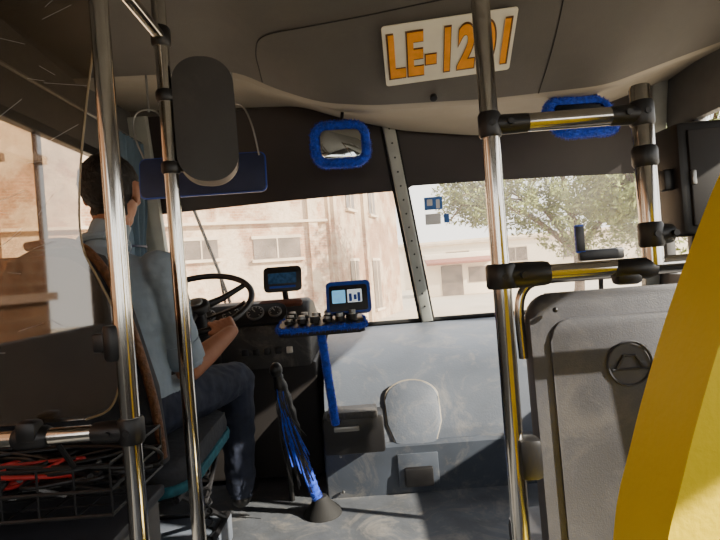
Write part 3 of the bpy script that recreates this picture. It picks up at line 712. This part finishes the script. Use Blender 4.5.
tube('collar',[(cx+.01+.066*math.cos(t),1.592+.064*math.sin(t),1.388+.012*math.cos(t+1.5)-.012*math.sin(t)) for t in [2*math.pi*i/28 for i in range(28)]],.012,M['shirt'],dr,8,True)
for n,sh,el in (('r',shR,elR),('l',shL,elL)):
    c=sh.lerp(el,.86); d=(el-sh).normalized(); tube('sleeve_cuff_'+n,[c-d*.05,c-d*.02,c+d*.012],[.058,.061,.062],M['shirt'],dr,24)
box('belt_buckle',(cx,1.722,.93),(.04,.01,.03),M['steel'],dr,.003)

# ------------------------------------------------------------ passenger seats
ps=grp('passenger_seat',(.6,1.2,0))
bp2=[(-.235,-.62)]+[(-.245,-.3),(-.255,0)]+[(-.255+.055*(1-math.cos(t)),.50+.055*math.sin(t)) for t in [math.pi/2*i/6 for i in range(7)]]+[(.255-.055*(1-math.cos(t)),.50+.055*math.sin(t)) for t in [math.pi/2*(6-i)/6 for i in range(7)]]+[(.255,0),(.245,-.3),(.235,-.62)]
prism('back_shell',bp2,(.622,1.16,.61),(1,0,0),(0,.04,1),.05,M['seatp'],ps,.02,4,50)
prism('back_panel',[(x*.84,y*.88+.01) for x,y in bp2],(.622,1.134,.61),(1,0,0),(0,.04,1),.010,M['seatp'],ps,.005)
prism('seat_cushion',rrect(.46,.44,.06),(.622,1.42,.42),(1,0,0),(0,1,0),.09,M['seatp'],ps,.03)
boxes('seat_frame',[((.45,1.25,0.0),(.80,1.6,.38))],M['dark'],ps,.01)
bm=bmesh.new(); lc=V((.575,1.141,1.0))
add_sweep(bm,[lc+V((.048*math.cos(t),0,.048*math.sin(t))) for t in [2*math.pi*i/36 for i in range(36)]],.003,6,True)
add_sweep(bm,[lc+V((-.03,0,-.01)),lc+V((-.012,0,.018)),lc+V((.012,0,.018)),lc+V((.03,0,-.01))],.003,6)
add_sweep(bm,[lc+V((-.04,0,-.012)),lc+V((.04,0,-.012))],.003,6)
frombm('logo_emblem',bm,M['seatd'],ps)
tube('hoop_handle',smoothpath([(.358,1.19,1.02),(.356,1.19,1.13),(.372,1.19,1.178),(.41,1.19,1.195),(.50,1.19,1.197),(.6,1.19,1.197),(.80,1.19,1.197),(.86,1.19,1.17),(.875,1.19,1.05)],5),.011,M['chrome'],ps,14)
bm=bmesh.new(); add_ball(bm,(.42,1.14,1.13),.006,2); add_ball(bm,(.82,1.14,1.13),.006,2); frombm('screws',bm,M['black'],ps)

ys=grp('passenger_seat',(.5,.5,0))
yp=smooth2([(.205,.60),(.21,.80),(.222,.973),(.245,1.058),(.271,1.133),(.297,1.198),(.329,1.268),(.353,1.315),(.39,1.375),(.44,1.41),(.53,1.425),(.62,1.41),(.68,1.35),(.73,1.2),(.77,1.0),(.79,.6)],4)
prism('backrest',yp,(-.001,.455,0.006),(1,0,0),(0,0,1),.08,M['yellow'],ys,.03,5,60)
prism('cushion',rrect(.52,.44,.06),(.5,.74,.45),(1,0,0),(0,1,0),.1,M['yellow'],ys,.035,5,60)
boxes('legs',[((.27,.6,0),(.31,.95,.41)),((.69,.6,0),(.73,.95,.41))],M['steel'],ys,.006)
boxes('back_support',[((.40,.45,.42),(.60,.55,.75))],M['steel'],ys,.01)

# dark box at right and gadget
tb=grp('electrical_box',(1.03,1.5,1.44)); box('case',(1.06,1.52,1.435),(.30,.14,.32),M['black'],tb,.015)
box('front_cover',(1.06,1.447,1.435),(.25,.012,.27),M['dark'],tb,.005); box('latch',(.94,1.438,1.435),(.012,.012,.04),M['steel'],tb,.003)
tube('mount_pole',[(1.10,1.60,0.0),(1.10,1.60,1.59)],.016,M['steel'],tb); box('side_bracket',(.90,1.5,1.44),(.03,.04,.06),M['black'],tb,.005)
dc=grp('dashboard_phone_holder',(1.28,2.75,1.0)); tube('stand',[(1.28,2.8,.90),(1.28,2.77,1.2)],.012,M['black'],dc)
box('bar',(1.28,2.76,1.235),(.24,.04,.06),M['black'],dc,.012); box('phone',(1.17,2.75,1.325),(.05,.02,.15),M['bluep'],dc,.006); box('phone_screen',(1.17,2.738,1.325),(.042,.004,.13),M['black'],dc,.001)
# windshield stickers
st=grp('windshield_sticker',(.42,2.86,1.58))
def sticker(n,x,z,w,h,m,k=.012):
    W=(wpt(x,z+.1)-wpt(x,z)).normalized(); prism(n,rrect(w,h,.004),wpt(x,z,k),(1,0,0),W,.002,m,st)
sticker('blue_label',.43,1.585,.10,.07,M['bluesign']); sticker('white_label',.425,1.50,.085,.06,M['vanwhite']); sticker('label_mark_1',.41,1.59,.03,.035,M['vanwhite'],.015); sticker('label_mark_2',.455,1.58,.02,.05,M['vanwhite'],.015); sticker('blue_label_2',.50,1.50,.03,.05,M['bluesign'])

# ------------------------------------------------------------ exterior
bm=bmesh.new(); bm.faces.new([bm.verts.new(v) for v in ((-60,-30,-.9),(80,-30,-.9),(80,90,-.9),(-60,90,-.9))]); frombm('street_ground',bm,M['road'],None)
def building(name,p0,p1,h,depth,m,wins,ledges,cols,lm,g=None):
    pre='' if g is None else 'side_'
    if g is None: g=grp(name,(p0[0],p0[1],-.9))
    a=V((p0[0],p0[1],0));b=V((p1[0],p1[1],0)); d=(b-a); L=d.length; d.normalize(); n=V((d.y,-d.x,0))
    R=Matrix((d,-n,V((0,0,1)))).transposed()
    def bx(nm,u,z,off,s,mm): box(pre+nm,a+d*u+n*off+V((0,0,z)),s,mm,g,.0,R)
    bx('mass',L/2,-.9+h/2,-depth/2,(L,depth,h),m)
    for i,(u,z,w,hh) in enumerate(wins):
        bx('window_sill_%d'%i,u,z-hh/2-.06,.06,(w+.16,.14,.09),lm); bx('window_glass_%d'%i,u,z,.015,(w,.04,hh),M['winext'])
        bx('mullion_%d'%i,u,z,.03,(.04,.05,hh),lm); bx('lintel_%d'%i,u,z+hh/2+.05,.03,(w+.1,.06,.1),lm)
    for i,(z,t) in enumerate(ledges): bx('ledge_%d'%i,L/2,z,.08,(L,.2,t),lm)
    for i,(u,w) in enumerate(cols): bx('pilaster_%d'%i,u,-.9+h/2,.06,(w,.16,h),m)
    return g
cb=building('corner_building',(-12,12),(-1.0,17),10,6,M['facade'],[(10.4,2.13,1.5,.62),(8.1,2.2,.95,.55),(5.0,2.2,1.4,.7),(2.0,2.2,1.4,.7),(10.3,5.2,1.4,1.2),(7.6,5.2,1.4,1.2)],[(2.95,.08)],[(11.6,.3)],M['ledge'])
building('street_wing',(-.9,17.3),(2.0,26),9,3,M['facade_shade'],[(2.2,.6,.9,2.0),(5.0,.6,1.0,2.0),(2.2,4.2,.9,1.3),(5,4.2,.9,1.3)],[],[(.3,.3),(3.6,.2)],M['ledge'],cb)
building('side_building',(-6.0,-8),(-6.5,9.5),13,5,M['brick'],[(3,2.2,1.6,1.3),(7,2.2,1.6,1.3),(11,2.2,1.6,1.3),(15,2.2,1.2,1.3),(11,6,1.6,1.4),(15,6,1.4,1.4)],[(1.2,.15),(3.8,.15)],[(5,.3),(9,.3),(13,.3)],M['ledgeb'])
building('far_building',(3,48),(45,40),4.2,6,M['farwall'],[(6,1.6,2,1.2),(11,1.6,2,1.2),(16,1.6,2,1.2),(22,1.6,2,1.2)],[(3.0,.2)],[(2,.4),(20,.4)],M['ledge'])
sh_=grp('roadside_shop',(6.5,34,-.9)); box('walls',(6.6,35.5,.5),(4.6,2.6,2.8),M['farwall'],sh_,.05); box('awning',(6.6,33.9,1.4),(4.6,1.3,.18),M['awning'],sh_,.03,Matrix.Rotation(math.radians(14),3,'X')); box('door_opening',(6.0,34.18,.1),(1.4,.06,2.0),M['winext'],sh_,.0); box('shop_window',(7.8,34.18,.4),(1.4,.06,1.0),M['winext'],sh_,.0)
def tree(x,y,h,blobs,nl,r0=.26):
    g=grp('street_tree',(x,y,-.9)); bm=bmesh.new()
    base=V((x,y,-.9)); top=V((x+.3,y,h*.42-.9)); add_sweep(bm,smoothpath([base,base.lerp(top,.5)+V((.15,0,0)),top],5),[r0-.01*i for i in range(11)],10)
    for c,r in blobs:
        c=V(c); add_sweep(bm,smoothpath([top,top.lerp(c,.5)+V((0,0,.3)),c],5),[.11-.009*i for i in range(11)],7)
        for _ in range(11):
            e=c+V((random.uniform(-1,1)*r[0]*.9,random.uniform(-1,1)*r[1]*.8,random.uniform(-1.0,.7)*r[2])); add_sweep(bm,[c.lerp(top,.15),c.lerp(e,.5)+V((0,0,.15)),e],[.035,.024,.009],5)
    frombm('trunk_and_branches',bm,M['bark'],g,80)
    vs=[];fs=[]
    for c,r in blobs:
        for _ in range(nl):
            d=V((random.gauss(0,1),random.gauss(0,1),random.gauss(0,1))).normalized()*random.uniform(.1,1)**.5
            q=V(c)+V((d.x*r[0],d.y*r[1],d.z*r[2])); 
            if mnoise.noise(q*1.9)<-.10: continue
            a=V((random.gauss(0,1),random.gauss(0,1),random.gauss(0,1))).normalized(); b=a.orthogonal().normalized()
            s=random.uniform(.04,.10); k=len(vs); vs+= [q-a*s,q+b*s*.45,q+a*s,q-b*s*.45]; fs.append((k,k+1,k+2,k+3))
    me=bpy.data.meshes.new('foliage'); me.from_pydata(vs,[],fs); me.materials.append(M['leaf']); o=bpy.data.objects.new('foliage',me); C.objects.link(o); o.parent=g; o.matrix_parent_inverse=Matrix.Translation(g.location).inverted()
tree(6.4,16,5.2,[((3.7,15.6,3.2),(1.4,1.2,1.0)),((5.0,16,3.3),(1.6,1.3,1.4)),((6.6,15.8,2.6),(1.6,1.2,1.5)),((8.2,15.5,2.5),(1.5,1.2,1.6)),((6.0,15.5,5.0),(2.8,1.6,1.3))],6500,.2)
tree(9.4,11.5,5.0,[((5.6,11.3,2.7),(1.1,.9,.9)),((6.8,11.5,2.3),(1.3,1,1.3)),((8.6,11.5,2.4),(1.5,1,1.5)),((7.6,11.5,4.0),(2.6,1.4,1.2))],6500,.2)

# ------------------------------------------------------------ light
w=bpy.data.worlds.new('sky'); bpy.context.scene.world=w; w.use_nodes=True; nt=w.node_tree; bg=nt.nodes['Background']
tc=nt.nodes.new('ShaderNodeTexCoord'); sx=nt.nodes.new('ShaderNodeSeparateXYZ'); rp=nt.nodes.new('ShaderNodeValToRGB')
rp.color_ramp.elements[0].position=.0; rp.color_ramp.elements[0].color=(1,.97,.91,1); rp.color_ramp.elements[1].position=.7; rp.color_ramp.elements[1].color=(.80,.86,.96,1)
nt.links.new(tc.outputs['Generated'],sx.inputs[0]); nt.links.new(sx.outputs['Z'],rp.inputs[0]); nt.links.new(rp.outputs[0],bg.inputs[0]); bg.inputs[1].default_value=3.4
sl=bpy.data.lights.new('sun','SUN'); sl.energy=18; sl.angle=.01; sl.color=(1,.92,.78); so=bpy.data.objects.new('sun',sl); C.objects.link(so)
so.rotation_euler=V((-.85,.33,-.47)).to_track_quat('-Z','Y').to_euler(); so.location=(6,-2,6)

cam=bpy.data.cameras.new('camera'); cam.lens=26; cam.sensor_width=36; cam.clip_start=.02; cam.clip_end=300
co=bpy.data.objects.new('camera',cam); C.objects.link(co); co.location=(0,0,1.25); co.rotation_euler=(math.radians(90),math.radians(4.4),0)
bpy.context.scene.camera=co
